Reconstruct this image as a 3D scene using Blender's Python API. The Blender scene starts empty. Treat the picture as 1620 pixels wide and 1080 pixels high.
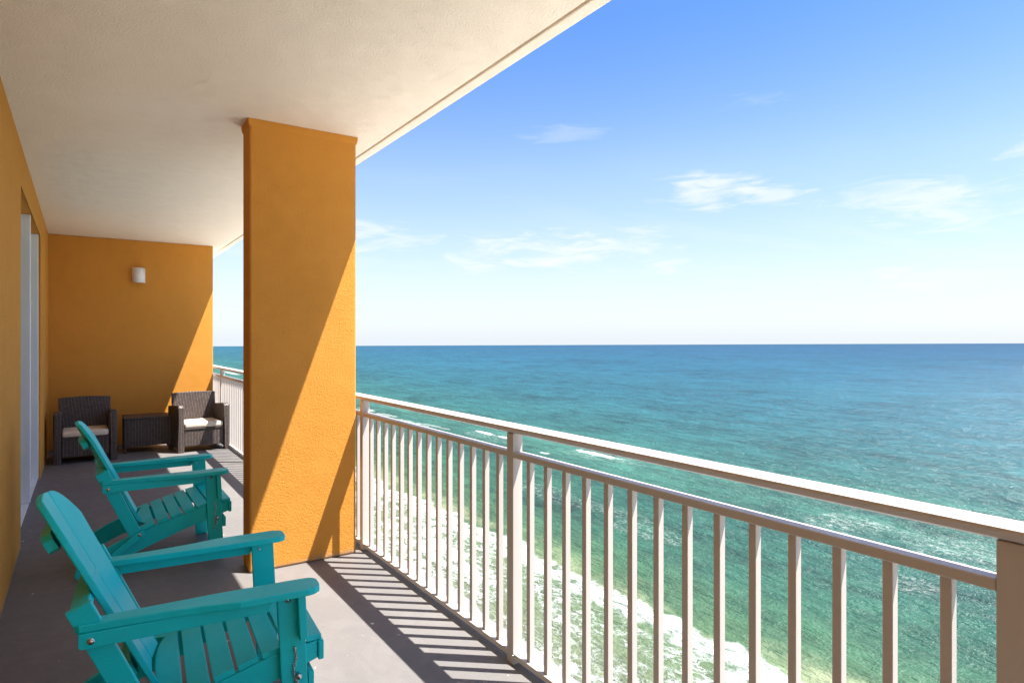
import bpy, bmesh, math, random
from mathutils import Vector, Matrix
R = math.radians
random.seed(7)

# ------------------------------------------------------------------ camera, sky, sun, exposure
S = bpy.context.scene
COL = S.collection
EYE = 1.43
YAW = math.atan(0.6726)
cd = bpy.data.cameras.new('camera'); cam = bpy.data.objects.new('camera', cd); COL.objects.link(cam)
cam.location = (0, 0, EYE); cam.rotation_euler = (R(90), 0, -YAW)
cd.sensor_width = 36; cd.lens = 36 * 1000 / 1620; cd.shift_y = -2.0 / 1620
cd.clip_start = 0.05; cd.clip_end = 60000
S.camera = cam

SUN_V = Vector((0.357, -0.297, 1.0)).normalized()
SUN_EL = math.asin(SUN_V.z); SUN_AZ = math.atan2(SUN_V.x, SUN_V.y)
W = bpy.data.worlds.new('World'); S.world = W; W.use_nodes = True
nt = W.node_tree; N = nt.nodes; L = nt.links
for n in list(N): N.remove(n)
out = N.new('ShaderNodeOutputWorld'); bg = N.new('ShaderNodeBackground'); bg.inputs['Strength'].default_value = 0.076
sky = N.new('ShaderNodeTexSky'); sky.sky_type = 'NISHITA'; sky.sun_disc = False
sky.sun_elevation = SUN_EL; sky.sun_rotation = SUN_AZ
sky.altitude = 0; sky.air_density = 1.0; sky.dust_density = 0.6; sky.ozone_density = 2.5
tc = N.new('ShaderNodeTexCoord'); sep = N.new('ShaderNodeSeparateXYZ'); L.new(tc.outputs['Generated'], sep.inputs[0])
def wmath(op, a, b=None, c=None):
    m = N.new('ShaderNodeMath'); m.operation = op
    for i, v in enumerate((a, b, c)):
        if v is None: continue
        if isinstance(v, (int, float)): m.inputs[i].default_value = v
        else: L.new(v, m.inputs[i])
    return m.outputs[0]
el = wmath('MAXIMUM', sep.outputs['Z'], 0.0)
den = wmath('ADD', el, 0.07)
cx = wmath('DIVIDE', sep.outputs['X'], den); cy = wmath('DIVIDE', sep.outputs['Y'], den)
cmb = N.new('ShaderNodeCombineXYZ'); L.new(cx, cmb.inputs[0]); L.new(cy, cmb.inputs[1])
mp = N.new('ShaderNodeMapping'); L.new(cmb.outputs[0], mp.inputs[0])
mp.inputs['Rotation'].default_value = (0, 0, R(35)); mp.inputs['Scale'].default_value = (0.42, 1.15, 1); mp.inputs['Location'].default_value = (3.1, 1.3, 0)
cn = N.new('ShaderNodeTexNoise'); L.new(mp.outputs[0], cn.inputs['Vector'])
cn.inputs['Scale'].default_value = 1.3; cn.inputs['Detail'].default_value = 9; cn.inputs['Roughness'].default_value = 0.62; cn.inputs['Distortion'].default_value = 0.5
cr = N.new('ShaderNodeMapRange'); L.new(cn.outputs['Fac'], cr.inputs['Value'])
cr.inputs['From Min'].default_value = 0.48; cr.inputs['From Max'].default_value = 0.72; cr.clamp = True
lo = N.new('ShaderNodeMapRange'); L.new(el, lo.inputs['Value']); lo.inputs['From Min'].default_value = 0.05; lo.inputs['From Max'].default_value = 0.13
hi = N.new('ShaderNodeMapRange'); L.new(el, hi.inputs['Value']); hi.inputs['From Min'].default_value = 0.30; hi.inputs['From Max'].default_value = 0.12
cf = wmath('MULTIPLY', wmath('MULTIPLY', wmath('MULTIPLY', cr.outputs[0], lo.outputs[0]), hi.outputs[0]), 0.30)
az = wmath('ARCTAN2', sep.outputs['X'], sep.outputs['Y']); elv = wmath('ARCSINE', sep.outputs['Z'])
cv = N.new('ShaderNodeCombineXYZ'); L.new(wmath('MULTIPLY', az, 7.0), cv.inputs[0]); L.new(wmath('MULTIPLY', elv, 34.0), cv.inputs[1])
wn = N.new('ShaderNodeTexNoise'); L.new(cv.outputs[0], wn.inputs['Vector']); wn.inputs['Scale'].default_value = 1.6; wn.inputs['Detail'].default_value = 9; wn.inputs['Roughness'].default_value = 0.60; wn.inputs['Distortion'].default_value = 0.9
wn2 = N.new('ShaderNodeTexNoise'); L.new(cv.outputs[0], wn2.inputs['Vector']); wn2.inputs['Scale'].default_value = 0.55; wn2.inputs['Detail'].default_value = 4; wn2.inputs['Distortion'].default_value = 0.6
wv_ = wmath('ADD', wmath('MULTIPLY', wmath('SUBTRACT', wn.outputs['Fac'], 0.5), 4.6), wmath('MULTIPLY', wmath('SUBTRACT', wn2.outputs['Fac'], 0.5), 2.2))
# azimuth, elevation, half width, half height (degrees), strength
for (a0, h0, aw, hw, am) in ((38.4, 8.3, 7.5, 1.9, 1.0), (32.0, 7.2, 4.0, 1.4, 0.8), (52.0, 12.6, 4.4, 1.6, 1.0), (57.0, 12.0, 2.5, 0.9, 0.8), (68.0, 9.8, 5.0, 1.8, 0.9), (64.8, 11.2, 4.5, 1.5, 0.7), (66.8, 4.6, 6.0, 1.2, 0.7), (47.2, 6.6, 2.6, 0.9, 0.8), (45.6, 9.4, 3.0, 1.0, 0.6), (38.8, 18.0, 3.6, 0.8, 0.28), (54.6, 19.4, 3.0, 0.6, 0.25), (78.0, 13.0, 6.0, 2.0, 0.8), (92.0, 8.0, 9.0, 2.0, 0.9), (20.0, 9.0, 6.0, 1.5, 0.8), (110.0, 14.0, 10.0, 3.0, 0.9), (5.0, 13.0, 7.0, 2.0, 0.8), (-18.0, 8.0, 9.0, 2.0, 0.8)):
    da = wmath('DIVIDE', wmath('SUBTRACT', az, R(a0)), R(aw * 1.35)); dh = wmath('DIVIDE', wmath('SUBTRACT', elv, R(h0)), R(hw * 1.15))
    q_ = wmath('ADD', wmath('MULTIPLY', da, da), wmath('MULTIPLY', dh, dh))
    m_ = wmath('SUBTRACT', wmath('SUBTRACT', 1.0, q_), wmath('MULTIPLY', wv_, -1.0))
    r_ = N.new('ShaderNodeMapRange'); L.new(m_, r_.inputs['Value']); r_.clamp = True; r_.interpolation_type = 'SMOOTHSTEP'
    r_.inputs['From Min'].default_value = 0.15; r_.inputs['From Max'].default_value = 1.7; r_.inputs['To Max'].default_value = am
    g_ = N.new('ShaderNodeMapRange'); L.new(q_, g_.inputs['Value']); g_.clamp = True; g_.inputs['From Min'].default_value = 2.6; g_.inputs['From Max'].default_value = 0.6
    cf = wmath('MAXIMUM', cf, wmath('MULTIPLY', r_.outputs[0], g_.outputs[0]))
cf = wmath('MULTIPLY', cf, 0.66)
# low marine whitening of the air near the horizon
hz = wmath('POWER', wmath('SUBTRACT', 1.0, wmath('MINIMUM', wmath('MULTIPLY', el, 2.4), 1.0)), 2.2)
SKYHUE = N.new('ShaderNodeMix'); SKYHUE.data_type = 'RGBA'; SKYHUE.blend_type = 'MULTIPLY'; SKYHUE.inputs[0].default_value = 1.0
hr = N.new('ShaderNodeValToRGB'); L.new(el, hr.inputs[0]); e_ = hr.color_ramp.elements
e_[0].position = 0.0; e_[0].color = (0.93, 0.90, 0.97, 1); e_[1].position = 0.45; e_[1].color = (0.52, 0.76, 1.08, 1)
k_ = e_.new(0.10); k_.color = (0.93, 0.89, 0.99, 1); k_ = e_.new(0.25); k_.color = (0.87, 0.91, 1.08, 1)
L.new(sky.outputs[0], SKYHUE.inputs[6]); L.new(hr.outputs[0], SKYHUE.inputs[7])
mh = N.new('ShaderNodeMix'); mh.data_type = 'RGBA'; L.new(wmath('MULTIPLY', hz, 0.8), mh.inputs[0]); L.new(SKYHUE.outputs[2], mh.inputs[6]); mh.inputs[7].default_value = (3.75, 4.15, 4.6, 1)
mc = N.new('ShaderNodeMix'); mc.data_type = 'RGBA'; L.new(cf, mc.inputs[0]); L.new(mh.outputs[2], mc.inputs[6]); mc.inputs[7].default_value = (4.7, 4.75, 5.1, 1)
L.new(mc.outputs[2], bg.inputs['Color']); L.new(bg.outputs[0], out.inputs['Surface'])

sl = bpy.data.lights.new('sun', 'SUN'); sl.energy = 5.0; sl.angle = R(0.5); sl.color = (1.0, 0.95, 0.87)
so = bpy.data.objects.new('sun', sl); COL.objects.link(so); so.location = (5, -5, 20)
so.rotation_euler = (-SUN_V).to_track_quat('-Z', 'Y').to_euler()
S.view_settings.view_transform = 'Standard'; S.view_settings.look = 'None'
S.view_settings.exposure = 1.6; S.view_settings.gamma = 1
S.render.engine = 'CYCLES'
S.cycles.max_bounces = 12; S.cycles.diffuse_bounces = 8; S.cycles.glossy_bounces = 4

# ------------------------------------------------------------------ materials
class NB:
    """tiny node builder"""
    def __init__(s, name):
        s.m = bpy.data.materials.new(name); s.m.use_nodes = True
        s.nt = s.m.node_tree; s.N = s.nt.nodes; s.L = s.nt.links
        s.p = s.N['Principled BSDF']; s.tc = s.N.new('ShaderNodeTexCoord')
        s.g = s.N.new('ShaderNodeNewGeometry')
    def put(s, sock, v):
        if v is None: return
        if hasattr(v, 'is_linked') or isinstance(v, bpy.types.NodeSocket): s.L.new(v, sock)
        elif isinstance(v, (tuple, list)) and len(v) == 3 and sock.type == 'RGBA': sock.default_value = (*v, 1)
        else: sock.default_value = v
    def math(s, op, a, b=None, c=None, clamp=False):
        n = s.N.new('ShaderNodeMath'); n.operation = op; n.use_clamp = clamp
        for i, v in enumerate((a, b, c)): s.put(n.inputs[i], v)
        return n.outputs[0]
    def map(s, vec, loc=(0, 0, 0), rot=(0, 0, 0), sc=(1, 1, 1)):
        n = s.N.new('ShaderNodeMapping'); s.put(n.inputs[0], vec)
        n.inputs['Location'].default_value = loc; n.inputs['Rotation'].default_value = rot; n.inputs['Scale'].default_value = sc
        return n.outputs[0]
    def noise(s, vec, scale, detail=4, rough=0.55, dist=0.0, out='Fac'):
        n = s.N.new('ShaderNodeTexNoise'); s.put(n.inputs['Vector'], vec)
        n.inputs['Scale'].default_value = scale; n.inputs['Detail'].default_value = detail
        n.inputs['Roughness'].default_value = rough; n.inputs['Distortion'].default_value = dist
        return n.outputs[out]
    def mr(s, v, a, b, c=0.0, d=1.0, smooth=False):
        n = s.N.new('ShaderNodeMapRange'); s.put(n.inputs['Value'], v); n.clamp = True
        if smooth: n.interpolation_type = 'SMOOTHSTEP'
        n.inputs['From Min'].default_value = a; n.inputs['From Max'].default_value = b
        n.inputs['To Min'].default_value = c; n.inputs['To Max'].default_value = d
        return n.outputs[0]
    def mix(s, f, a, b, mode='MIX'):
        n = s.N.new('ShaderNodeMix'); n.data_type = 'RGBA'; n.blend_type = mode
        s.put(n.inputs[0], f); s.put(n.inputs[6], a); s.put(n.inputs[7], b)
        return n.outputs[2]
    def ramp(s, v, stops):
        n = s.N.new('ShaderNodeValToRGB'); s.put(n.inputs[0], v)
        e = n.color_ramp.elements
        while len(e) < len(stops): e.new(0.5)
        for k, (p, c) in enumerate(stops): e[k].position = p; e[k].color = (*c, 1)
        return n.outputs[0]
    def bump(s, h, dist, strength=1.0, normal=None):
        n = s.N.new('ShaderNodeBump'); s.put(n.inputs['Height'], h)
        n.inputs['Distance'].default_value = dist; n.inputs['Strength'].default_value = strength
        if normal is not None: s.L.new(normal, n.inputs['Normal'])
        return n.outputs[0]
    def fin(s, col=None, rough=None, normal=None, metal=None, spec=None):
        s.put(s.p.inputs['Base Color'], col); s.put(s.p.inputs['Roughness'], rough)
        if normal is not None: s.L.new(normal, s.p.inputs['Normal'])
        s.put(s.p.inputs['Metallic'], metal); s.put(s.p.inputs['Specular IOR Level'], spec)
        return s.m

def stucco(name, col, col2, grain, depth):
    b = NB(name); P = b.g.outputs['Position']
    big = b.noise(P, 1.1, 3); mid = b.noise(P, 9, 4)
    f = b.math('ADD', b.math('MULTIPLY', big, 0.6), b.math('MULTIPLY', mid, 0.4))
    c = b.mix(b.mr(f, 0.35, 0.65), col, col2)
    g1 = b.noise(P, grain, 5, 0.62, 0.7); g2 = b.noise(P, grain * 2.6, 2, 0.6)
    g = b.math('ADD', b.mr(g1, 0.35, 0.68), b.math('MULTIPLY', g2, 0.15))
    s1 = b.noise(b.map(P, sc=(5, 5, 0.35)), 1.0, 6, 0.7)
    c = b.mix(b.mr(s1, 0.60, 0.80, 0, 0.22), c, tuple(x * 0.62 for x in col))
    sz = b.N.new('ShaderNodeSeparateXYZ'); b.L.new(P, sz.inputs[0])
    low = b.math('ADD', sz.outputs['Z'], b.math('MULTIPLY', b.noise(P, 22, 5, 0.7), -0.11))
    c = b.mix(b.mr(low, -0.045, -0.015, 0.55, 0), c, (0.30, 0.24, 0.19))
    g = b.math('MULTIPLY', g, b.mr(mid, 0.3, 0.7, 0.65, 1.25))
    nrm = b.bump(g, depth)
    nrm = b.bump(big, 0.02, 0.35, nrm)
    return b.fin(c, 0.85, nrm, spec=0.25)
M = {}
M['orange'] = stucco('orange_stucco', (0.64, 0.278, 0.046), (0.59, 0.254, 0.038), 105, 0.0018)
M['ceiling'] = stucco('cream_stucco', (0.91, 0.83, 0.71), (0.88, 0.80, 0.68), 95, 0.0028)
M['white_wall'] = stucco('white_stucco', (0.75, 0.72, 0.68), (0.7, 0.67, 0.63), 80, 0.004)

b = NB('painted_concrete'); P = b.g.outputs['Position']
n1 = b.noise(P, 1.3, 5, 0.6, 0.6); n2 = b.noise(P, 220, 2, 0.6); n3 = b.noise(P, 14, 6, 0.7)
c = b.mix(b.mr(n1, 0.3, 0.7), (0.172, 0.163, 0.160), (0.146, 0.139, 0.138))
c = b.mix(b.mr(n3, 0.62, 0.78, 0, 0.35), c, (0.17, 0.15, 0.15))
c = b.mix(b.mr(n2, 0.2, 0.8, 0.35, 0.0), c, (0.14, 0.13, 0.13))
wm = b.noise(b.map(P, sc=(1, 0.6, 1)), 3.2, 6, 0.65, 1.2)
c = b.mix(b.mr(wm, 0.50, 0.58, 0, 0.10), c, (0.27, 0.255, 0.245))
c = b.mix(b.mr(wm, 0.40, 0.30, 0, 0.15), c, (0.10, 0.092, 0.09))
spk = b.noise(P, 33, 1, 0.3)
c = b.mix(b.mr(spk, 0.80, 0.83), c, (0.75, 0.73, 0.7))
nr = b.bump(b.math('ADD', n2, b.math('MULTIPLY', n3, 0.6)), 0.0018)
M['floor'] = b.fin(c, b.mr(n3, 0.3, 0.7, 0.48, 0.66), nr, spec=0.4)

def paint(name, col, rough=0.35, grain=0.0006, vary=0.10):
    b = NB(name); O = b.tc.outputs['Object']
    n = b.noise(O, 6, 4); g = b.noise(O, 320, 2)
    dark = tuple(x * (1 - vary) for x in col)
    c = b.mix(b.mr(n, 0.3, 0.7), col, dark)
    return b.fin(c, b.mr(n, 0.3, 0.7, rough - 0.04, rough + 0.08), b.bump(g, grain))
M['rail'] = paint('beige_aluminium_paint', (0.53, 0.485, 0.45), 0.38, 0.0002, 0.05)
M['teal'] = None
b = NB('teal_poly_lumber'); O = b.tc.outputs['Object']
n = b.noise(O, 5, 4); g = b.noise(b.map(O, sc=(60, 400, 400)), 1, 3); g2 = b.noise(O, 260, 2)
c = b.mix(b.mr(n, 0.3, 0.7), (0.002, 0.600, 0.620), (0.002, 0.540, 0.565))
c = b.mix(b.mr(g2, 0.3, 0.8, 0, 0.22), c, (0.03, 0.60, 0.58))
sc_ = b.noise(b.map(O, sc=(9, 40, 40)), 1, 6, 0.75, 0.6)
c = b.mix(b.mr(sc_, 0.66, 0.76, 0, 0.5), c, (0.16, 0.60, 0.58))
du = b.noise(O, 14, 6, 0.7)
c = b.mix(b.mr(du, 0.55, 0.75, 0, 0.25), c, (0.06, 0.36, 0.36))
M['teal'] = b.fin(c, b.mr(n, 0.3, 0.7, 0.36, 0.48), b.bump(b.math('ADD', g, g2), 0.0006), spec=0.28)
M['steel'] = paint('stainless_steel', (0.65, 0.64, 0.62), 0.25, 0.0001, 0.1)
M['steel'].node_tree.nodes['Principled BSDF'].inputs['Metallic'].default_value = 1.0
M['white'] = paint('white_enamel', (0.80, 0.80, 0.79), 0.4, 0.0002, 0.05)
M['door'] = paint('pale_grey_door_paint', (0.78, 0.78, 0.78), 0.45, 0.0002, 0.05)
M['black'] = paint('black_rubber', (0.02, 0.02, 0.02), 0.6, 0.0004, 0.1)
b = NB('cushion_fabric'); O = b.tc.outputs['Object']
wv = b.noise(O, 420, 2); n = b.noise(O, 9, 4)
M['cushion'] = b.fin(b.mix(b.mr(n, .3, .7), (0.72, 0.63, 0.52), (0.64, 0.55, 0.44)), 0.9, b.bump(b.math('ADD', wv, b.math('MULTIPLY', n, 4)), 0.002), spec=0.1)

def wicker(name, base, hi):
    b = NB(name); O = b.tc.outputs['Object']
    sp = b.N.new('ShaderNodeSeparateXYZ'); b.L.new(O, sp.inputs[0])
    cb = b.N.new('ShaderNodeCombineXYZ'); b.L.new(sp.outputs['Z'], cb.inputs[0]); b.L.new(b.math('ADD', sp.outputs['X'], sp.outputs['Y']), cb.inputs[1])
    br = b.N.new('ShaderNodeTexBrick'); b.L.new(cb.outputs[0], br.inputs['Vector'])
    br.inputs['Scale'].default_value = 1.0; br.inputs['Brick Width'].default_value = 0.0150; br.inputs['Row Height'].default_value = 0.0175
    br.inputs['Mortar Size'].default_value = 0.0026; br.inputs['Mortar Smooth'].default_value = 0.6; br.offset = 0.5
    br.inputs['Color1'].default_value = (1, 1, 1, 1); br.inputs['Color2'].default_value = (0.6, 0.6, 0.6, 1); br.inputs['Mortar'].default_value = (0, 0, 0, 1)
    lum = b.N.new('ShaderNodeRGBToBW'); b.L.new(br.outputs['Color'], lum.inputs[0])
    st = b.math('SINE', b.math('MULTIPLY', b.math('ADD', sp.outputs['X'], sp.outputs['Y']), 2 * math.pi / 0.035))
    h = b.math('ADD', lum.outputs[0], b.math('MULTIPLY', st, 0.16))
    c = b.mix(b.mr(h, 0.1, 1.1), base, hi)
    return b.fin(c, 0.42, b.bump(h, 0.004), spec=0.45)
M['wicker'] = wicker('brown_plastic_wicker', (0.010, 0.008, 0.007), (0.17, 0.125, 0.11))
b = NB('dark_wicker_edge'); O = b.tc.outputs['Object']
M['wicker_plain'] = b.fin((0.052, 0.038, 0.033), 0.4, b.bump(b.noise(O, 150, 3), 0.002))
b = NB('tinted_glass')
M['glass'] = b.fin((0.05, 0.06, 0.065), 0.04, metal=0.0, spec=0.8)

# ------------------------------------------------------------------ helpers
def link(name, bm, mat, parent=None, smooth=False, loc=None):
    bmesh.ops.recalc_face_normals(bm, faces=bm.faces)
    me = bpy.data.meshes.new(name); bm.to_mesh(me); bm.free()
    mats = mat if isinstance(mat, (list, tuple)) else [mat]
    for m in mats: me.materials.append(m)
    if smooth:
        for p in me.polygons: p.use_smooth = True
    o = bpy.data.objects.new(name, me); COL.objects.link(o)
    if parent: o.parent = parent
    if loc: o.location = loc
    return o
def thing(name, label, cat, loc=(0, 0, 0), rz=0, group=None):
    o = bpy.data.objects.new(name, None); COL.objects.link(o); o.empty_display_size = 0.1
    o.location = loc; o.rotation_euler = (0, 0, rz); o['label'] = label; o['category'] = cat
    if group: o['group'] = group
    return o
def tag(o, label, cat, group=None):
    o['label'] = label; o['category'] = cat
    if group: o['group'] = group
    return o
def struct(o): o['kind'] = 'structure'; return o
def box(bm, x0, x1, y0, y1, z0, z1, bev=0.0, seg=2, mtx=None):
    v = [bm.verts.new(p) for p in ((x0,y0,z0),(x1,y0,z0),(x1,y1,z0),(x0,y1,z0),(x0,y0,z1),(x1,y0,z1),(x1,y1,z1),(x0,y1,z1))]
    f = [bm.faces.new([v[i] for i in q]) for q in ((3,2,1,0),(4,5,6,7),(0,1,5,4),(1,2,6,5),(2,3,7,6),(3,0,4,7))]
    if bev > 0:
        es = list({e for ff in f for e in ff.edges})
        r = bmesh.ops.bevel(bm, geom=es, offset=bev, segments=seg, affect='EDGES', profile=0.5)
        vs = {w for ff in r['faces'] for w in ff.verts} | {w for w in v if w.is_valid}
    else: vs = set(v)
    if mtx is not None: bmesh.ops.transform(bm, matrix=mtx, verts=list(vs))
    return vs
def prism(bm, pts, axis, a, b_, bev=0.0, seg=2, mtx=None):
    """outline pts extruded along axis ('x','y','z') from a to b_; pts are the other two coords in order"""
    def mk(p, t):
        if axis == 'y': return (p[0], t, p[1])
        if axis == 'x': return (t, p[0], p[1])
        return (p[0], p[1], t)
    A = [bm.verts.new(mk(p, a)) for p in pts]; B = [bm.verts.new(mk(p, b_)) for p in pts]
    n = len(pts)
    f = [bm.faces.new(A), bm.faces.new(B[::-1])]
    for i in range(n): f.append(bm.faces.new((A[i], B[i], B[(i+1) % n], A[(i+1) % n])))
    bmesh.ops.recalc_face_normals(bm, faces=f)
    vs = set(A + B)
    if bev > 0:
        es = [e for ff in f[:2] for e in ff.edges]
        r = bmesh.ops.bevel(bm, geom=es, offset=bev, segments=seg, affect='EDGES', profile=0.5, clamp_overlap=True)
        vs = {w for ff in r['faces'] for w in ff.verts} | {w for w in vs if w.is_valid}
    if mtx is not None: bmesh.ops.transform(bm, matrix=mtx, verts=list(vs))
    return vs
def cyl(bm, c, axis, r, h, n=16, r2=None):
    """cylinder centred at c along axis vector"""
    q = Vector((0, 0, 1)).rotation_difference(Vector(axis).normalized()).to_matrix().to_4x4()
    return bmesh.ops.create_cone(bm, cap_ends=True, segments=n, radius1=r, radius2=r if r2 is None else r2, depth=h, matrix=Matrix.Translation(c) @ q)
def tube(bm, path, r, n=6, closed=False):
    rings = []
    m = len(path)
    for i, p in enumerate(path):
        p = Vector(p)
        if closed: d = Vector(path[(i+1) % m]) - Vector(path[i-1])
        else: d = Vector(path[min(i+1, m-1)]) - Vector(path[max(i-1, 0)])
        d.normalize(); u = d.orthogonal().normalized()
        if abs(d.z) < 0.95: u = d.cross(Vector((0, 0, 1))).normalized()
        else: u = d.cross(Vector((0, 1, 0))).normalized()
        w = d.cross(u)
        rings.append([bm.verts.new(p + (u * math.cos(a) + w * math.sin(a)) * r) for a in (2*math.pi*k/n for k in range(n))])
    rng = range(m) if closed else range(m - 1)
    for i in rng:
        A = rings[i]; B = rings[(i+1) % m]
        for k in range(n): bm.faces.new((A[k], A[(k+1) % n], B[(k+1) % n], B[k]))
    if not closed: bm.faces.new(rings[0][::-1]); bm.faces.new(rings[-1])
def copy_tree(o, parent=None):
    c = o.copy(); COL.objects.link(c)
    if parent: c.parent = parent
    for ch in list(o.children): copy_tree(ch, c)
    return c

CEIL = 2.79; XEDGE = 1.745
def wx(y): return -0.343 - 0.0065 * y           # sea-side face of the building wall

# ------------------------------------------------------------------ floor and ceiling
bm = bmesh.new(); box(bm, -1.6, 1.60, -4.0, 13.0, -0.22, 0.0, 0.006)
struct(link('floor', bm, M['floor']))
bm = bmesh.new()
box(bm, -1.6, 1.660, -4.0, 13.0, CEIL, CEIL + 0.24)
box(bm, 1.676, XEDGE, -4.0, 13.0, CEIL - 0.003, CEIL + 0.24, 0.008)
box(bm, 1.655, 1.680, -3.99, 12.99, CEIL + 0.030, CEIL + 0.23)
struct(link('ceiling', bm, M['ceiling']))

# ------------------------------------------------------------------ building wall with the door opening
OY0, OY1, OZ = 5.52, 8.10, 2.515
w = thing('building_wall', 'long orange stucco wall on the left with a tall door opening', 'wall', (0, 0, 0))
bm = bmesh.new()
def wall_piece(bm, y0, y1, z0, z1, d=1.2):
    v = [bm.verts.new(p) for p in ((wx(y0),y0,z0),(wx(y1),y1,z0),(wx(y1)-d,y1,z0),(wx(y0)-d,y0,z0),(wx(y0),y0,z1),(wx(y1),y1,z1),(wx(y1)-d,y1,z1),(wx(y0)-d,y0,z1))]
    for q in ((3,2,1,0),(4,5,6,7),(0,1,5,4),(1,2,6,5),(2,3,7,6),(3,0,4,7)): bm.faces.new([v[i] for i in q])
pts = [(-3.5, 0.0), (OY0, 0.0), (OY0, OZ), (OY1, OZ), (OY1, 0.0), (10.0, 0.0), (10.0, CEIL), (-3.5, CEIL)]
A = [bm.verts.new((wx(p[0]), p[0], p[1])) for p in pts]; B = [bm.verts.new((wx(p[0]) - 0.24, p[0], p[1])) for p in pts]
bm.faces.new(A); bm.faces.new(B[::-1])
for i in range(len(pts)): bm.faces.new((A[i], B[i], B[(i+1) % 8], A[(i+1) % 8]))
es = [e for e in bm.edges if all(vv in (A[1], A[2], A[3], A[4], B[1], B[2], B[3], B[4]) for vv in e.verts) and (e.verts[0] in A) and (e.verts[1] in A)]
bmesh.ops.bevel(bm, geom=es, offset=0.012, segments=3, affect='EDGES', profile=0.5)
link('wall_face', bm, M['orange'], w)

# sliding door recessed in the opening
d = thing('sliding_door', 'pale grey sliding door frame set in the opening of the orange wall', 'door', (0, 0, 0))
def dx(y): return wx(y)
bm = bmesh.new(); box(bm, -0.53, -0.405, 6.84, 6.90, 0.03, OZ - 0.002, 0.004); link('mullion', bm, M['door'], d)
bm = bmesh.new(); box(bm, -0.53, -0.412, OY1 - 0.05, OY1 - 0.002, 0.02, OZ - 0.002, 0.004); link('jamb', bm, M['door'], d)
bm = bmesh.new(); box(bm, -0.53, -0.47, OY0 + 0.002, OY0 + 0.05, 0.02, OZ - 0.002, 0.004); link('jamb', bm, M['door'], d)
bm = bmesh.new(); box(bm, -0.56, -0.50, OY0 + 0.05, OY1 - 0.05, OZ - 0.07, OZ - 0.002, 0.004); link('head_rail', bm, M['door'], d)
bm = bmesh.new(); box(bm, -0.57, -0.418, OY0 + 0.003, OY1 - 0.003, 0.001, 0.022, 0.003)
for xx in (-0.54, -0.50, -0.46): box(bm, xx, xx + 0.006, OY0 + 0.01, OY1 - 0.01, 0.0222, 0.032)
link('track', bm, M['white'], d)
for (y0, y1, x) in ((OY0 + 0.05, 6.86, -0.548), (6.88, OY1 - 0.05, -0.562)):
    bm = bmesh.new()
    for (a0, a1, z0, z1) in ((y0, y0+0.06, 0.034, OZ-0.072), (y1-0.06, y1, 0.034, OZ-0.072), (y0+0.06, y1-0.06, 0.034, 0.12), (y0+0.06, y1-0.06, OZ-0.14, OZ-0.072)):
        box(bm, x, x + 0.012, a0, a1, z0, z1, 0.002)
    f = link('door_leaf', bm, M['door'], d)
    bm = bmesh.new(); box(bm, x + 0.002, x + 0.008, y0 + 0.06, y1 - 0.06, 0.12, OZ - 0.14); link('glass_pane', bm, M['glass'], f)

# ------------------------------------------------------------------ end wall
bm = bmesh.new(); box(bm, wx(10) - 0.3, 1.515, 10.002, 10.25, 0.001, CEIL - 0.001, 0.012, 3)
ew = link('end_wall', bm, M['orange']); tag(ew, 'orange stucco wall closing the far end of the balcony', 'wall')

# ------------------------------------------------------------------ column
ct = thing('column', 'flat orange stucco column standing beside the railing, half in sun', 'column', (1.165, 4.21, 0))
bm = bmesh.new(); box(bm, -0.338, 0.338, -0.10, 0.10, 0.0, CEIL, 0.014, 3)
link('shaft', bm, M['orange'], ct)
bm = bmesh.new()
prof = [(0.0, 0.0), (0.004, 0.012), (0.007, 0.03), (0.007, 0.045), (0.0, 0.045)]
ring = []
for (o_, z) in prof[:4]:
    ring.append([bm.verts.new((sx * (0.3385 + o_), sy * (0.1005 + o_), CEIL - 0.0455 + z)) for sx, sy in ((-1,-1),(1,-1),(1,1),(-1,1))])
for i in range(3):
    for k in range(4): bm.faces.new((ring[i][k], ring[i][(k+1)%4], ring[i+1][(k+1)%4], ring[i+1][k]))
link('top_trim', bm, M['orange'], ct)

# ------------------------------------------------------------------ railing
rl = thing('balcony_railing', 'beige metal balcony railing with square balusters along the sea side', 'railing', (1.585, 0, 0))
PY = [-1.334 + 1.835 * k for k in range(7)]     # post centres
RY0, RY1 = PY[0] - 0.02, 10.9
bm = bmesh.new()                                 # rounded cap rail, 9 cm wide
prof = [(-0.040, 1.048), (-0.030, 1.052), (0.036, 1.052), (0.046, 1.048), (0.049, 1.041), (0.044, 1.028), (0.030, 1.0185), (-0.018, 1.0185), (-0.034, 1.026), (-0.042, 1.040)]
prism(bm, prof, 'y', RY0, RY1); link('top_rail', bm, M['rail'], rl)
def bar_seg(bm, x0, x1, z0, z1, bev):
    ys = PY + [RY1 + 0.025]
    for a, c_ in zip(ys[:-1], ys[1:]): box(bm, x0, x1, a + 0.0253, c_ - 0.0253, z0, z1, bev)
bm = bmesh.new(); bar_seg(bm, -0.024, 0.026, 0.910, 0.936, 0.004); link('middle_rail', bm, M['rail'], rl)
bm = bmesh.new(); bar_seg(bm, -0.024, 0.026, 0.026, 0.050, 0.003); link('bottom_rail', bm, M['rail'], rl)
bm = bmesh.new(); box(bm, -0.025, 0.025, -0.025, 0.025, -0.012, 1.018, 0.002)
p0 = link('post', bm, M['rail'], rl, loc=(0, PY[0], 0))
bm = bmesh.new(); cyl(bm, (-0.0262, -0.0275, 0.040), (-1, -1, 0), 0.0045, 0.006, 10); link('screw', bm, M['steel'], p0, True)
for y in PY[1:]:
    c = copy_tree(p0, rl); c.location = (0, y, 0)
bm = bmesh.new(); box(bm, -0.0125, 0.0125, -0.012, 0.012, 0.0502, 0.9098, 0.0012, 1)
b0 = None
ys = PY + [PY[-1] + 1.835]
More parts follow.
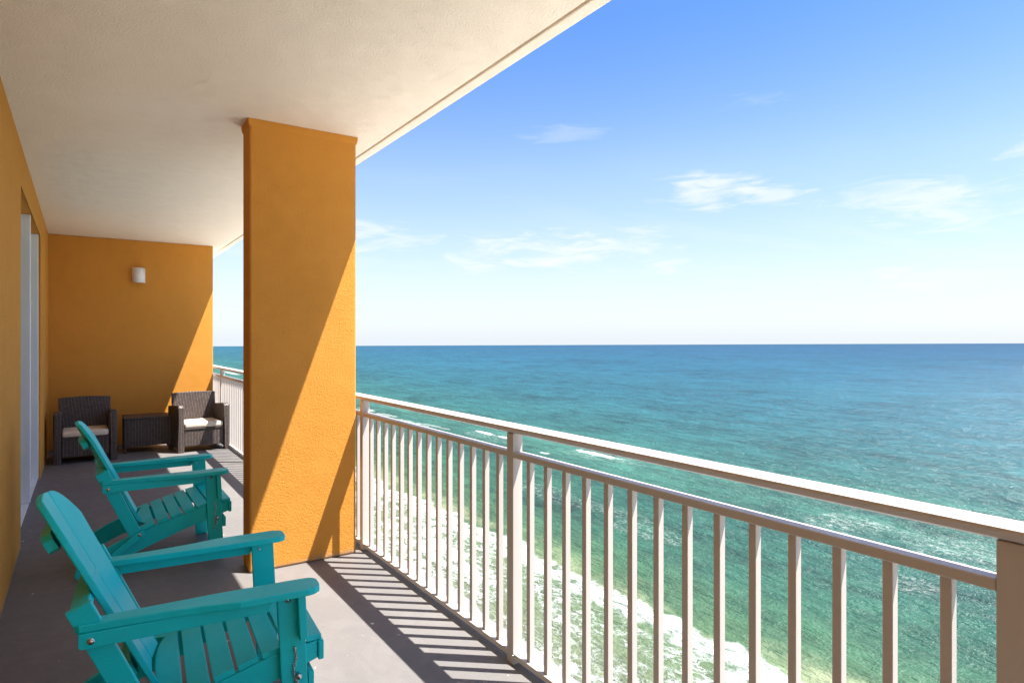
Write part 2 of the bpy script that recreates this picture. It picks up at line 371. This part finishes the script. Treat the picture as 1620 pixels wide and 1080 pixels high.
for a, c_ in zip(ys[:-1], ys[1:]):
    for k in range(1, 15):
        y = a + (c_ - a) * k / 15
        if y > 10.85: continue
        if b0 is None: b0 = link('baluster', bm, M['rail'], rl, loc=(0, y, 0))
        else:
            c = b0.copy(); COL.objects.link(c); c.parent = rl; c.location = (0, y, 0)

# ------------------------------------------------------------------ adirondack chair
def adirondack(name, label, loc, rz, group):
    t = thing(name, label, 'chair', loc, rz, group)
    T = M['teal']
    bx, bz = 0.270, 0.262                                    # foot of the back, on the seat
    bd = Vector((-0.434, 0, 0.901)); nn = Vector((0.901, 0, 0.434))
    # --- backrest: three wide slats on a shallow concave curve, arched top
    bm = bmesh.new(); TILT = 12.0
    def half(h): return (0.108 + 0.028 * min(h / 0.6, 1)) / 2
    for k in (-1, 0, 1):
        a = R(TILT * k)
        hs = half(0.6); HT = 0.718
        outline = [(-half(0), 0.0), (half(0), 0.0), (half(0.3), 0.3), (half(0.6), 0.56)]
        for j in range(9):
            s_ = j / 8; x = hs * (1 - 2 * s_)
            if k == 0: h = HT + 0.010 * (1 - (x / hs) ** 2)
            else:
                e = (x / hs) * k                      # -1 inner edge, +1 outer edge
                q_ = (e + 1) / 2
                h = HT - 0.135 * q_ ** 2.2
            outline.append((x, h))
        outline += [(-half(0.6), 0.56), (-half(0.3), 0.3)]
        A = []; B = []
        for (u, h) in outline:
            wd = half(h) * 2 + 0.004
            yc = k * (wd / 2) * (1 + math.cos(a)); fo = abs(k) * (wd / 2) * math.sin(abs(a))
            base = Vector((bx, 0, bz)) + bd * h + nn * (fo + u * math.sin(a)) + Vector((0, yc + u * math.cos(a), 0))
            th = nn * math.cos(a) * 0.021 + Vector((0, -math.sin(a) * 0.021, 0))
            A.append(bm.verts.new(base)); B.append(bm.verts.new(base - th))
        f = [bm.faces.new(A), bm.faces.new(B[::-1])]
        for i in range(len(A)): f.append(bm.faces.new((A[i], B[i], B[(i+1) % len(A)], A[(i+1) % len(A)])))
        bmesh.ops.recalc_face_normals(bm, faces=f)
        es = [e for ff in f[:2] for e in ff.edges]
        bmesh.ops.bevel(bm, geom=es, offset=0.0040, segments=2, affect='EDGES', profile=0.5)
    link('backrest', bm, T, t)
    # --- battens behind the slats
    def batten(nm, h0, h1, off, half_w, th, bend):
        bm = bmesh.new(); n = 10; rows = []
        for i in range(n + 1):
            y = -half_w + 2 * half_w * i / n
            endf = 1 - max(0, (abs(y) - half_w + 0.03) / 0.03) ** 2 * 0.45
            hc = (h0 + h1) / 2; hh = (h1 - h0) / 2 * endf
            fo = bend * (y / 0.2) ** 2 - off
            P0 = Vector((bx, y, bz)) + bd * (hc - hh) + nn * fo; P1 = Vector((bx, y, bz)) + bd * (hc + hh) + nn * fo
            rows.append([bm.verts.new(P0), bm.verts.new(P1), bm.verts.new(P1 - nn * th), bm.verts.new(P0 - nn * th)])
        for i in range(n):
            for k in range(4): bm.faces.new((rows[i][k], rows[i][(k+1)%4], rows[i+1][(k+1)%4], rows[i+1][k]))
        bm.faces.new(rows[0]); bm.faces.new(rows[-1][::-1])
        link(nm, bm, T, t)
    batten('back_batten', 0.560, 0.620, 0.024, 0.165, 0.030, 0.020)
    batten('back_batten', 0.055, 0.110, 0.024, 0.150, 0.028, 0.014)
    # cross plank behind the back between the two rear supports
    bm = bmesh.new()
    q = Matrix(((nn.x, 0, bd.x, 0), (0, 1, 0, 0), (nn.z, 0, bd.z, 0), (0, 0, 0, 1)))
    o3 = Vector((0.079, 0, 0.603))
    box(bm, -0.030, 0.026, -0.2945, 0.2945, -0.013, 0.013, 0.003, 2, Matrix.Translation(o3) @ q)
    link('cross_plank', bm, T, t)
    # --- stringers (seat side boards that run down to the rear feet)
    for s in (-1, 1):
        y0, y1 = sorted((s * 0.268, s * 0.294))
        bm = bmesh.new()
        pts = [(0.785, 0.352), (0.785, 0.290), (0.70, 0.262), (0.52, 0.208), (0.36, 0.150), (0.18, 0.080), (0.06, 0.024), (0.02, 0.0), (-0.050, 0.0), (-0.062, 0.018), (-0.052, 0.066), (-0.02, 0.092), (0.10, 0.160), (0.20, 0.206), (0.285, 0.236), (0.45, 0.284), (0.63, 0.334)]
        prism(bm, pts, 'y', y0, y1, 0.003); link('side_board', bm, T, t)
        # rear support behind the back
        bm = bmesh.new()
        y0, y1 = sorted((s * 0.296, s * 0.320))
        sup = [(0.292, 0.222), (0.106, 0.640), (0.042, 0.614), (0.226, 0.196)]
        prism(bm, sup, 'y', y0, y1, 0.003); link('rear_support', bm, T, t)
        # front leg (leans back a touch)
        bm = bmesh.new()
        y0, y1 = sorted((s * 0.2955, s * 0.3215))
        prism(bm, [(0.668, 0.0), (0.756, 0.0), (0.730, 0.552), (0.642, 0.552)], 'y', y0, y1, 0.003)
        lg = link('front_leg', bm, T, t)
        bm = bmesh.new()
        y0, y1 = sorted((s * 0.3220, s * 0.358))
        prism(bm, [(0.712, 0.392), (0.7385, 0.392), (0.7305, 0.5515), (0.704, 0.5515)], 'y', y0, y1, 0.003)
        link('arm_bracket', bm, T, lg)
        # armrest plank
        bm = bmesh.new()
        half = [(0.066, 0.278), (0.066, 0.322), (0.078, 0.332), (0.30, 0.345), (0.40, 0.358), (0.52, 0.384), (0.735, 0.386), (0.757, 0.380), (0.776, 0.362), (0.780, 0.340), (0.780, 0.300), (0.772, 0.282), (0.755, 0.272), (0.70, 0.268), (0.45, 0.266), (0.25, 0.272)]
        prism(bm, [(x, s * y) for x, y in half], 'z', 0.553, 0.577, 0.004, 3)
        ar = link('armrest', bm, T, t)
        bm = bmesh.new()
        y0, y1 = sorted((s * 0.3225, s * 0.3400))
        prism(bm, [(0.076, 0.5525), (0.076, 0.512), (0.084, 0.506), (0.64, 0.506), (0.66, 0.5525)] if s > 0 else [(0.076, 0.5525), (0.076, 0.512), (0.084, 0.506), (0.61, 0.506), (0.635, 0.5525)], 'y', y0, y1, 0.002)
        link('arm_apron', bm, T, ar)
        # folding link with two bolts
        bm = bmesh.new()
        pA = Vector((0.125, 0.110)); pB = Vector((0.272, 0.226)); dd = (pB - pA).normalized(); pp = Vector((-dd.y, dd.x)) * 0.021
        o_ = [pA - dd * 0.018 + pp * 0.6, pA - dd * 0.024, pA - dd * 0.018 - pp * 0.8, pA - pp, pB - pp, pB + dd * 0.022 - pp * 0.8, pB + dd * 0.026, pB + dd * 0.022 + pp * 0.8, pB + pp, pA + pp]
        y0, y1 = sorted((s * 0.3205, s * 0.338))
        prism(bm, [(p.x, p.y) for p in o_], 'y', y0, y1, 0.0015, 1); lk = link('folding_link', bm, T, t)
        for p in (pA, pB):
            bm = bmesh.new(); cyl(bm, (p.x, s * 0.3405, p.y), (0, s, 0), 0.0075, 0.006, 12, 0.005); cyl(bm, (p.x, s * 0.3385, p.y), (0, s, 0), 0.010, 0.002, 14)
            link('bolt', bm, M['steel'], lk, True)
        for (x, z, yy) in ((0.108, 0.528, 0.342), (0.678, 0.530, 0.323)):
            bm = bmesh.new(); cyl(bm, (x, s * (yy + 0.002), z), (0, s, 0), 0.0075, 0.007, 12, 0.005); cyl(bm, (x, s * yy, z), (0, s, 0), 0.010, 0.002, 14)
            if s > 0 and x > 0.5:
                pass
            link('bolt', bm, M['steel'], t, True)
        # on the inside of each front leg, as seen on the far arm
        bm = bmesh.new(); cyl(bm, (0.672, s * 0.2935, 0.530), (0, -s, 0), 0.0065, 0.006, 12, 0.0045); link('bolt', bm, M['steel'], t, True)
    # --- seat slats
    bm = bmesh.new()
    top = [(0.285, 0.236), (0.45, 0.284), (0.63, 0.334), (0.785, 0.352)]
    def zt(x):
        if x <= top[0][0]: return top[0][1] + (x - top[0][0]) * 0.27
        for (a, za), (c_, zc) in zip(top[:-1], top[1:]):
            if x <= c_: return za + (zc - za) * (x - a) / (c_ - a)
        return top[-1][1]
    # rear slat with the scooped edge that follows the curved back
    n = 12; outl = []
    x1 = 0.362
    ys_ = [-0.292 + 0.584 * i / n for i in range(n + 1)]
    for y in ys_:
        if abs(y) > 0.235: xx = 0.262
        else: xx = 0.300 + 0.030 * (1 - math.cos(y / 0.235 * math.pi / 2)) * 1.0 - 0.0
        outl.append((xx, y))
    outl2 = [(0.262, -0.292), (0.262, -0.262), (0.300, -0.238)]
    for i in range(13):
        a = math.pi * i / 12
        outl2.append((0.322 - 0.040 * math.sin(a), -0.215 * math.cos(a)))
    outl2 += [(0.300, 0.238), (0.262, 0.262), (0.262, 0.292), (x1, 0.292), (x1, -0.292)]
    ang = -math.atan((zt(0.36) - zt(0.30)) / 0.06)
    mt = Matrix.Translation((0.31, 0, zt(0.31) + 0.0015)) @ Matrix.Rotation(ang, 4, 'Y') @ Matrix.Translation((-0.31, 0, 0))
    prism(bm, outl2, 'z', 0.0, 0.020, 0.002, 1, mt)
    x = 0.373
    while x < 0.70:
        wd = 0.067
        xa, xb = x, x + wd
        ang = -math.atan((zt(xb) - zt(xa)) / wd)
        box(bm, -wd/2, wd/2, -0.292, 0.292, 0.0, 0.020, 0.003, 2, Matrix.Translation(((xa+xb)/2, 0, (zt(xa)+zt(xb))/2 + 0.0015)) @ Matrix.Rotation(ang, 4, 'Y'))
        x += wd + 0.008
    xa, xb = x, x + 0.052
    box(bm, -0.026, 0.026, -0.292, 0.292, 0.0, 0.020, 0.004, 2, Matrix.Translation(((xa+xb)/2, 0, zt((xa+xb)/2) + 0.0015)) @ Matrix.Rotation(R(-2), 4, 'Y'))
    link('seat', bm, T, t)
    # front apron board on the nose, and the stretcher on the legs
    bm = bmesh.new(); box(bm, 0.7865, 0.806, -0.302, 0.302, 0.284, 0.352, 0.004); link('front_apron', bm, T, t)
    bm = bmesh.new(); box(bm, 0.748, 0.768, -0.318, 0.318, 0.196, 0.258, 0.003); link('stretcher', bm, T, t)
    bm = bmesh.new(); box(bm, -0.020, 0.002, -0.2675, 0.2675, 0.016, 0.078, 0.003, 2); link('stretcher', bm, T, t)
    # --- locking pin on its chain, on both legs' outer faces
    for s in (-1,):
        yo = s * 0.3235
        pn = bmesh.new()
        cyl(pn, (0.712, yo + s * 0.004, 0.262), (0, s, 0), 0.0085, 0.022, 14); cyl(pn, (0.712, yo + s * 0.017, 0.262), (0, s, 0), 0.011, 0.006, 14, 0.008)
        pin = link('locking_pin', pn, M['steel'], t, True)
        ch = bmesh.new()
        path = [Vector((0.700, yo + s * 0.004, 0.352 - 0.0105 * i)) for i in range(16)]
        path = [p + Vector((0.004 * math.sin(i * 0.7), 0, 0)) for i, p in enumerate(path)]
        path += [Vector((0.708, yo + s * 0.005, 0.222 + 0.0095 * i)) for i in range(4)]
        for i, p in enumerate(path):
            mt = []
            for k in range(10):
                a = 2 * math.pi * k / 10
                u, v = 0.0046 * math.cos(a), 0.0072 * math.sin(a)
                mt.append(p + (Vector((u, 0, v)) if i % 2 else Vector((0, u, v))))
            tube(ch, mt, 0.0016, 5, True)
        link('chain', ch, M['steel'], t, True)
        ey = bmesh.new(); cyl(ey, (0.700, yo + s * 0.003, 0.358), (0, s, 0), 0.006, 0.006, 10, 0.004); link('screw_eye', ey, M['steel'], t, True)
    return t
adirondack('adirondack_chair', 'teal folding adirondack chair in the foreground, nearest the camera', (-0.074, 2.625, 0), R(-4), 'teal adirondack chairs')
ch1 = [o for o in bpy.data.objects if o.name == 'adirondack_chair'][0]
ch2 = copy_tree(ch1); ch2.location = (0.0, 4.87, 0); ch2.rotation_euler = (0, 0, 0)
ch2['label'] = 'teal folding adirondack chair farther back, beside the orange column'

# ------------------------------------------------------------------ wicker set
def rounded(w, h, r, n=4, x0=0.0, z0=0.0):
    pts = [(x0, z0), (x0 + w, z0)]
    for i in range(n + 1):
        a = math.pi / 2 * i / n; pts.append((x0 + w - r + r * math.cos(a), z0 + h - r + r * math.sin(a)))
    for i in range(n + 1):
        a = math.pi / 2 * i / n; pts.append((x0 + r - r * math.sin(a), z0 + h - r + r * math.cos(a)))
    return pts
def wicker_chair(loc, rz, label, group):
    t = thing('wicker_armchair', label, 'chair', loc, rz, group)
    Wd, D = 0.62, 0.58
    for s in (-1, 1):
        bm = bmesh.new()
        x0, x1 = sorted((s * 0.235, s * Wd / 2))
        prism(bm, [(-0.005, 0.0), (0.035, 0.0), (0.045, 0.05), (D - 0.07, 0.05), (D - 0.06, 0.0), (D - 0.02, 0.0), (D - 0.01, 0.56), (0.06, 0.602), (0.02, 0.594), (0.004, 0.57)], 'x', x0, x1, 0.016, 3)
        link('armrest', bm, M['wicker'], t)
    bm = bmesh.new(); box(bm, -0.232, 0.232, 0.012, D - 0.05, 0.075, 0.285, 0.006)
    link('seat_base', bm, M['wicker'], t)
    bm = bmesh.new(); box(bm, -0.234, 0.234, 0.002, D - 0.06, 0.2855, 0.305, 0.005); link('seat_rim', bm, M['wicker_plain'], t)
    bm = bmesh.new()
    pts = [(-0.268, 0.25), (0.268, 0.25)] + [(0.268 - 0.536 * i / 10, 0.730 + 0.013 * math.sin(math.pi * i / 10)) for i in range(11)]
    mt = Matrix.Translation((0, D - 0.10, 0.25)) @ Matrix.Rotation(R(-7), 4, 'X') @ Matrix.Translation((0, 0, -0.25))
    prism(bm, pts, 'y', 0.0, 0.045, 0.008, 2, mt); link('backrest', bm, M['wicker'], t)
    bm = bmesh.new(); box(bm, -0.228, 0.228, 0.004, D - 0.12, 0.3055, 0.372, 0.022, 4)
    for v in bm.verts: v.co.z += 0.006 * math.cos(v.co.x * 6) * (1 if v.co.z > 0.34 else 0) + random.uniform(-1, 1) * 0.0012
    link('cushion', bm, M['cushion'], t, True)
    return t
w1 = wicker_chair((-0.01, 8.92, 0), R(1), 'dark brown wicker armchair in full shade, against the left wall', 'brown wicker armchairs')
w2 = copy_tree(w1); w2.location = (1.262, 9.0, 0); w2.rotation_euler = (0, 0, R(6))
w2['label'] = 'brown wicker armchair lit by the sun, beside the railing'
t = thing('wicker_side_table', 'low brown wicker side table standing between the two wicker armchairs', 'table', (0.655, 9.33, 0))
bm = bmesh.new(); box(bm, -0.247, 0.247, 0.012, 0.455, 0.08, 0.424, 0.004); link('body', bm, M['wicker'], t)
bm = bmesh.new(); box(bm, -0.270, 0.270, -0.006, 0.475, 0.4242, 0.448, 0.008, 3); link('table_top', bm, M['wicker_plain'], t)
for sx in (-1, 1):
    for y in (0.0, 0.43):
        bm = bmesh.new(); x0, x1 = sorted((sx * 0.2475, sx * 0.266)); box(bm, x0, x1, y + 0.002, y + 0.036, 0.0, 0.4238, 0.004); link('leg', bm, M['wicker_plain'], t)

# ------------------------------------------------------------------ wall sconce
sc = thing('wall_sconce', 'small white half round wall light on the far orange wall', 'wall light', (0.585, 10.0, 2.31))
bm = bmesh.new(); n = 20
def arc(r, dy): return [(r * math.cos(math.pi + math.pi * i / n), dy + 1.15 * r * math.sin(math.pi + math.pi * i / n)) for i in range(n + 1)]
A = arc(0.078, -0.012); B = arc(0.074, -0.012)
ra = [[bm.verts.new((x, y, z)) for x, y in pts] for pts, z in ((A, -0.10), (A, 0.10), (B, 0.10), (B, -0.10))]
for i in range(4):
    P_, Q_ = ra[i], ra[(i+1) % 4]
    for k in range(n): bm.faces.new((P_[k], P_[k+1], Q_[k+1], Q_[k]))
bm.faces.new([r[0] for r in ra]); bm.faces.new([r[-1] for r in ra][::-1])
link('shade', bm, M['white'], sc, True)
bm = bmesh.new(); box(bm, -0.070, 0.070, -0.0115, 0.0015, -0.095, 0.095, 0.003); link('back_plate', bm, M['white'], sc)
bm = bmesh.new(); cyl(bm, (0, -0.045, 0), (0, 0, 1), 0.016, 0.09, 12); link('bulb', bm, M['white'], sc, True)
# ------------------------------------------------------------------ sea, beach
H = 40.0; SEA = EYE - H
def up(px, py, h=H):
    dpt = h * 1000 / (py - 538); u = (px - 810) / 1000
    cy_, sy_ = math.cos(YAW), math.sin(YAW)
    return (dpt * (sy_ + u * cy_), dpt * (cy_ - u * sy_))
e0 = up(-200, 549.6); e1 = up(1900, 541.9)
dv = Vector((e1[0] - e0[0], e1[1] - e0[1])).normalized()
q0 = (e0[0] - dv.x * 6000, e0[1] - dv.y * 6000); q1 = (e1[0] + dv.x * 9000, e1[1] + dv.y * 9000)
bm = bmesh.new()
# near field displaced swell grid + far sheet
X0, X1, Y0, Y1 = 30.0, 430.0, -80.0, 620.0
bm2 = bmesh.new()
from mathutils import noise as mn
def swell(x, y):
    e = min(1, (x - X0) / 12.0) * min(1, (X1 - x) / 60.0) * min(1, (y - Y0) / 20.0) * min(1, (Y1 - y) / 60.0)
    if e <= 0: return 0
    v = 0.30 * mn.noise(Vector((x / 13.0, y / 60.0, 1.7))) + 0.16 * mn.noise(Vector((x / 5.0 + y / 30.0, y / 18.0, 5.1)))
    return v * e
nx, ny = 200, 230
vg = []
for j in range(ny + 1):
    fy = j / ny; y = Y0 + (Y1 - Y0) * (fy ** 1.5)
    row = []
    for i in range(nx + 1):
        fx = i / nx; x = X0 + (X1 - X0) * (fx ** 1.3)
        row.append(bm.verts.new((x, y, SEA + swell(x, y))))
    vg.append(row)
for j in range(ny):
    for i in range(nx): bm.faces.new((vg[j][i], vg[j][i+1], vg[j+1][i+1], vg[j+1][i]))
# skirt of far water joined to the grid's border
c00, c10, c11, c01 = vg[0][0], vg[0][nx], vg[ny][nx], vg[ny][0]
far = lambda x, y: bm.verts.new((x, y, SEA))
a = far(X0, -6000); b1 = far(30000, -6000) ; b2 = far(q1[0], q1[1]); b3 = far(q0[0], q0[1]); b4 = far(X0, q0[1])
# clip: far edge is the line q0-q1
def edge_y(x): return q0[1] + (x - q0[0]) * (q1[1] - q0[1]) / (q1[0] - q0[0])
bottom = [vg[0][i] for i in range(nx + 1)]; right = [vg[j][nx] for j in range(ny + 1)]; topr = [vg[ny][i] for i in range(nx, -1, -1)]; left = [vg[j][0] for j in range(ny, -1, -1)]
v_se = far(X1, -6000)
bm.faces.new([a, v_se] + bottom[::-1])
bm.faces.new([v_se, b1, b2, ] + [right[-1]] + right[-2::-1])
pn_ = far(X0, edge_y(X0))
for v_ in (b3, b4): bm.verts.remove(v_)
bm.faces.new([right[-1], b2, pn_] + topr[::-1][:1] + topr[::-1][1:-1])
b = NB('sea_water'); P = b.g.outputs['Position']
sp = b.N.new('ShaderNodeSeparateXYZ'); b.L.new(P, sp.inputs[0]); X = sp.outputs['X']; Y = sp.outputs['Y']
mean = b.noise(b.map(P, sc=(1, 0.35, 1)), 0.028, 4, 0.55)           # meander of the bands
fine = b.noise(P, 0.12, 4, 0.6)
xs = b.math('ADD', X, b.math('MULTIPLY', b.math('SUBTRACT', mean, 0.5), 34))
xs = b.math('ADD', xs, b.math('MULTIPLY', b.math('SUBTRACT', fine, 0.5), 8))
lg = b.math('DIVIDE', b.math('LOGARITHM', b.math('MAXIMUM', xs, 40.0), 10.0), 4.0)  # log10(x)/4
def lp(x): return math.log10(x) / 4
col = b.ramp(lg, [(lp(46), (0.150, 0.165, 0.085)), (lp(66), (0.100, 0.145, 0.058)), (lp(76), (0.058, 0.112, 0.040)), (lp(92), (0.024, 0.082, 0.040)), (lp(122), (0.016, 0.068, 0.043)),
                  (lp(150), (0.036, 0.118, 0.080)), (lp(185), (0.018, 0.090, 0.078)), (lp(300), (0.013, 0.082, 0.102)), (lp(700), (0.010, 0.074, 0.118)), (lp(2500), (0.008, 0.055, 0.110)), (lp(7000), (0.008, 0.047, 0.098))])
# cloud-like patches of different depth / turbidity
pt = b.noise(b.map(P, sc=(1, 0.3, 1)), 0.012, 5, 0.6)
col = b.mix(b.mr(pt, 0.40, 0.72, 0, 0.20), col, (0.005, 0.075, 0.085))
# foam ------------------------------------------------------------
def tri(v, a, b_, c_, d_):  # trapezoid
    return b.math('MULTIPLY', b.mr(v, a, b_, 0, 1, True), b.mr(v, c_, d_, 1, 0, True))
wob = b.math('ADD', X, b.math('ADD', b.math('MULTIPLY', b.math('SUBTRACT', b.noise(b.map(P, sc=(0.4, 1, 1)), 0.055, 4, 0.6), 0.5), 15), b.math('MULTIPLY', b.math('SUBTRACT', b.noise(P, 0.5, 3, 0.6), 0.5), 3.0)))
lace_v = b.map(P, sc=(1, 0.6, 1))
vor = b.N.new('ShaderNodeTexVoronoi'); vor.feature = 'DISTANCE_TO_EDGE'
vadd = b.N.new('ShaderNodeVectorMath'); vadd.operation = 'ADD'; b.L.new(lace_v, vadd.inputs[0])
vn = b.N.new('ShaderNodeVectorMath'); vn.operation = 'SCALE'; b.L.new(b.noise(P, 0.6, 3, 0.6, 0, 'Color'), vn.inputs[0]); vn.inputs['Scale'].default_value = 2.2
b.L.new(vn.outputs[0], vadd.inputs[1]); b.L.new(vadd.outputs[0], vor.inputs['Vector']); vor.inputs['Scale'].default_value = 0.75
lace = b.mr(vor.outputs['Distance'], 0.02, 0.12, 1, 0)
fn = b.noise(b.map(P, sc=(1, 0.5, 1)), 0.55, 7, 0.72, 0.4)
fb = b.noise(b.map(P, sc=(1, 0.45, 1)), 0.09, 4, 0.6)
# main front of white water at the outer edge of the surf
front = b.math('MULTIPLY', tri(wob, 63.5, 65.5, 69.0, 70.2), b.mr(fn, 0.34, 0.47))
wash = tri(wob, 43.5, 45.5, 66.0, 69.0)
inner = b.math('MULTIPLY', tri(wob, 52.0, 54.0, 57.0, 60.0), b.mr(b.math('ADD', fn, b.math('MULTIPLY', fb, 0.8)), 0.86, 1.0))
lacef = b.math('MULTIPLY', wash, b.math('ADD', b.math('MULTIPLY', b.math('MULTIPLY', lace, b.mr(fn, 0.34, 0.52)), b.mr(fb, 0.34, 0.52)), b.math('MULTIPLY', b.mr(b.math('ADD', fn, b.math('MULTIPLY', fb, 0.8)), 0.90, 1.04), 0.9), clamp=True))
foam = b.math('MAXIMUM', b.math('MAXIMUM', front, inner), b.math('MULTIPLY', lacef, 0.85))
edge = b.math('MULTIPLY', tri(wob, 44.6, 45.1, 45.7, 46.4), 0.8)
foam = b.math('MAXIMUM', foam, edge)
# spilling crests on the outer bar
warp = b.math('MULTIPLY', b.math('SUBTRACT', b.noise(b.map(P, sc=(1, 0.6, 1)), 0.13, 5, 0.65), 0.5), 3.4)
warp2 = b.math('MULTIPLY', b.math('SUBTRACT', b.noise(b.map(P, sc=(1, 0.7, 1)), 0.30, 6, 0.7), 0.5), 3.6)
for (cx_, cy_, rx, ry, amt, kind) in [(*up(945, 718), 2.6, 13, 1.0, 0), (*up(770, 685), 2.4, 10, 1.0, 0), (*up(800, 692), 2.6, 9, 1.0, 0), (*up(862, 716), 1.2, 3, 0.9, 0),
        (*up(610, 656), 3.0, 18, 0.5, 0), (*up(580, 648), 3.0, 14, 0.6, 0), (*up(650, 668), 2.4, 22, 0.4, 0), (*up(690, 675), 2.0, 16, 0.35, 0), (*up(950, 722), 7, 20, 0.3, 1), (*up(780, 692), 7, 22, 0.3, 1), (*up(1340, 828), 9, 9, 0.5, 1), (*up(1500, 862), 9, 10, 0.5, 1), (*up(1560, 885), 6, 8, 0.4, 1), (*up(1020, 838), 6, 12, 0.35, 1), (*up(900, 790), 6, 26, 0.35, 1), (*up(1440, 925), 5, 5, 0.4, 1), (*up(365, 590), 4, 60, 0.8, 0), (*up(370, 600), 4, 50, 0.8, 0)]:
    dxn = b.math('DIVIDE', b.math('SUBTRACT', X, cx_), rx); dyn = b.math('DIVIDE', b.math('SUBTRACT', Y, cy_), ry)
    dd = b.math('ADD', b.math('MULTIPLY', dxn, dxn), b.math('MULTIPLY', dyn, dyn))
    m_ = b.mr(b.math('ADD', dd, warp if kind else warp2), 0.0, 1.0, 1, 0)
    if kind == 0: f_ = b.mr(b.math('ADD', m_, b.math('MULTIPLY', b.math('SUBTRACT', fn, 0.5), 2.0)), 0.30, 0.55)
    else: f_ = b.math('MULTIPLY', b.mr(b.math('ADD', b.math('MULTIPLY', lace, 0.4), b.math('MULTIPLY', fn, 1.0)), 0.60, 1.0), b.mr(m_, 0.0, 0.6))
    foam = b.math('MAXIMUM', foam, b.math('MULTIPLY', b.math('MULTIPLY', f_, b.mr(m_, 0.0, 0.15)), amt))
# stray flecks
fl = b.mr(b.noise(b.map(P, sc=(1, 0.4, 1)), 0.9, 5, 0.75), 0.74, 0.80)
foam = b.math('MAXIMUM', foam, b.math('MULTIPLY', b.math('MULTIPLY', fl, tri(X, 72, 90, 150, 220)), 0.5))
col = b.mix(foam, col, b.mix(b.mr(fn, 0.3, 0.7), (0.26, 0.31, 0.26), (0.62, 0.64, 0.62)))
# milky, sandy water stirred up just outside the front
sandy = b.math('MULTIPLY', tri(wob, 68, 70, 72, 78), b.mr(b.noise(b.map(P, sc=(1, 0.5, 1)), 0.10, 5, 0.65), 0.42, 0.62))
col = b.mix(b.math('MULTIPLY', b.math('MULTIPLY', sandy, b.math('SUBTRACT', 1.0, foam)), 0.6), col, (0.34, 0.36, 0.20))
# chop: wave shading painted into the colour, from 100 m down to 2 m
tot = None
for (sc_, am, ro, an) in ((0.0045, 0.45, 20, 0.6), (0.014, 0.6, -6, 0.5), (0.034, 0.9, 7, 0.42), (0.085, 1.3, -9, 0.36), (0.21, 1.4, 5, 0.40), (0.55, 1.1, -12, 0.5)):
    t_ = b.math('MULTIPLY', b.math('SUBTRACT', b.noise(b.map(P, loc=(sc_ * 900, 3, 1), rot=(0, 0, R(ro)), sc=(1, an, 1)), sc_, 2, 0.6, 0.25), 0.5), am)
    tot = t_ if tot is None else b.math('ADD', tot, t_)
chop_shade = b.math('MAXIMUM', b.math('ADD', 0.90, b.math('MULTIPLY', tot, 0.80)), 0.35)
vs_ = b.N.new('ShaderNodeVectorMath'); vs_.operation = 'SCALE'; b.L.new(col, vs_.inputs[0]); b.L.new(chop_shade, vs_.inputs['Scale'])
calm = b.mr(X, 60, 90, 0.35, 1.0)
col = b.mix(b.math('MULTIPLY', calm, b.math('SUBTRACT', 1.0, foam)), col, vs_.outputs[0])
# wind sea and swell as bump
wp = b.map(P, rot=(0, 0, R(-8)), sc=(1, 0.30, 1))
w1_ = b.noise(wp, 0.16, 3, 0.55, 0.3); w2_ = b.noise(b.map(P, rot=(0, 0, R(14)), sc=(1, 0.42, 1)), 0.62, 4, 0.6, 0.4); w3_ = b.noise(b.map(P, sc=(1, 0.6, 1)), 2.4, 3, 0.6)
hgt = b.math('ADD', b.math('ADD', b.math('MULTIPLY', w1_, 2.4), b.math('MULTIPLY', w2_, 1.5)), b.math('MULTIPLY', w3_, 0.5))
hgt = b.math('ADD', hgt, b.math('MULTIPLY', foam, 0.2))
nr = b.bump(hgt, 1.0, 0.9)
M['sea'] = b.fin(col, 0.6, nr, spec=0.0)
gl = b.N.new('ShaderNodeBsdfGlossy'); gl.inputs['Roughness'].default_value = 0.30; b.L.new(nr, gl.inputs['Normal'])
fr = b.N.new('ShaderNodeFresnel'); fr.inputs['IOR'].default_value = 1.33; b.L.new(nr, fr.inputs['Normal'])
fac = b.math('MULTIPLY', b.math('MINIMUM', fr.outputs[0], 0.6), b.math('SUBTRACT', 0.24, b.math('MULTIPLY', foam, 0.24)))
ms = b.N.new('ShaderNodeMixShader'); b.L.new(fac, ms.inputs[0]); b.L.new(b.p.outputs[0], ms.inputs[1]); b.L.new(gl.outputs[0], ms.inputs[2])
b.L.new(ms.outputs[0], b.N['Material Output'].inputs['Surface'])
sea = link('sea', bm, M['sea'], None, True); struct(sea)

b = NB('wet_sand'); P = b.g.outputs['Position']
sp = b.N.new('ShaderNodeSeparateXYZ'); b.L.new(P, sp.inputs[0])
xw = b.math('ADD', sp.outputs['X'], b.math('MULTIPLY', b.noise(P, 0.06, 4), 8))
c = b.mix(b.mr(xw, 28, 35), (0.76, 0.71, 0.63), (0.225, 0.21, 0.215))
n = b.noise(P, 3, 6, 0.7)
c = b.mix(b.mr(n, 0.3, 0.7, 0, 0.25), c, (0.30, 0.27, 0.24))
M['sand'] = b.fin(c, b.mr(xw, 30, 40, 0.9, 0.5), b.bump(n, 0.08))
bm = bmesh.new()
prof = [(-3000, 3.2), (-20, 3.0), (20, 2.2), (34, 0.9), (45.6, 0.10), (56, -0.5), (120, -3.0)]
ysb = [-5900, -80] + [-60 + 20 * k for k in range(35)] + [edge_y(0)]
rows = [[bm.verts.new((x, y, SEA + z)) for x, z in prof] for y in ysb]
for j in range(len(rows) - 1):
    for i in range(len(prof) - 1): bm.faces.new((rows[j][i], rows[j][i+1], rows[j+1][i+1], rows[j+1][i]))
struct(link('beach', bm, M['sand'], None, True))
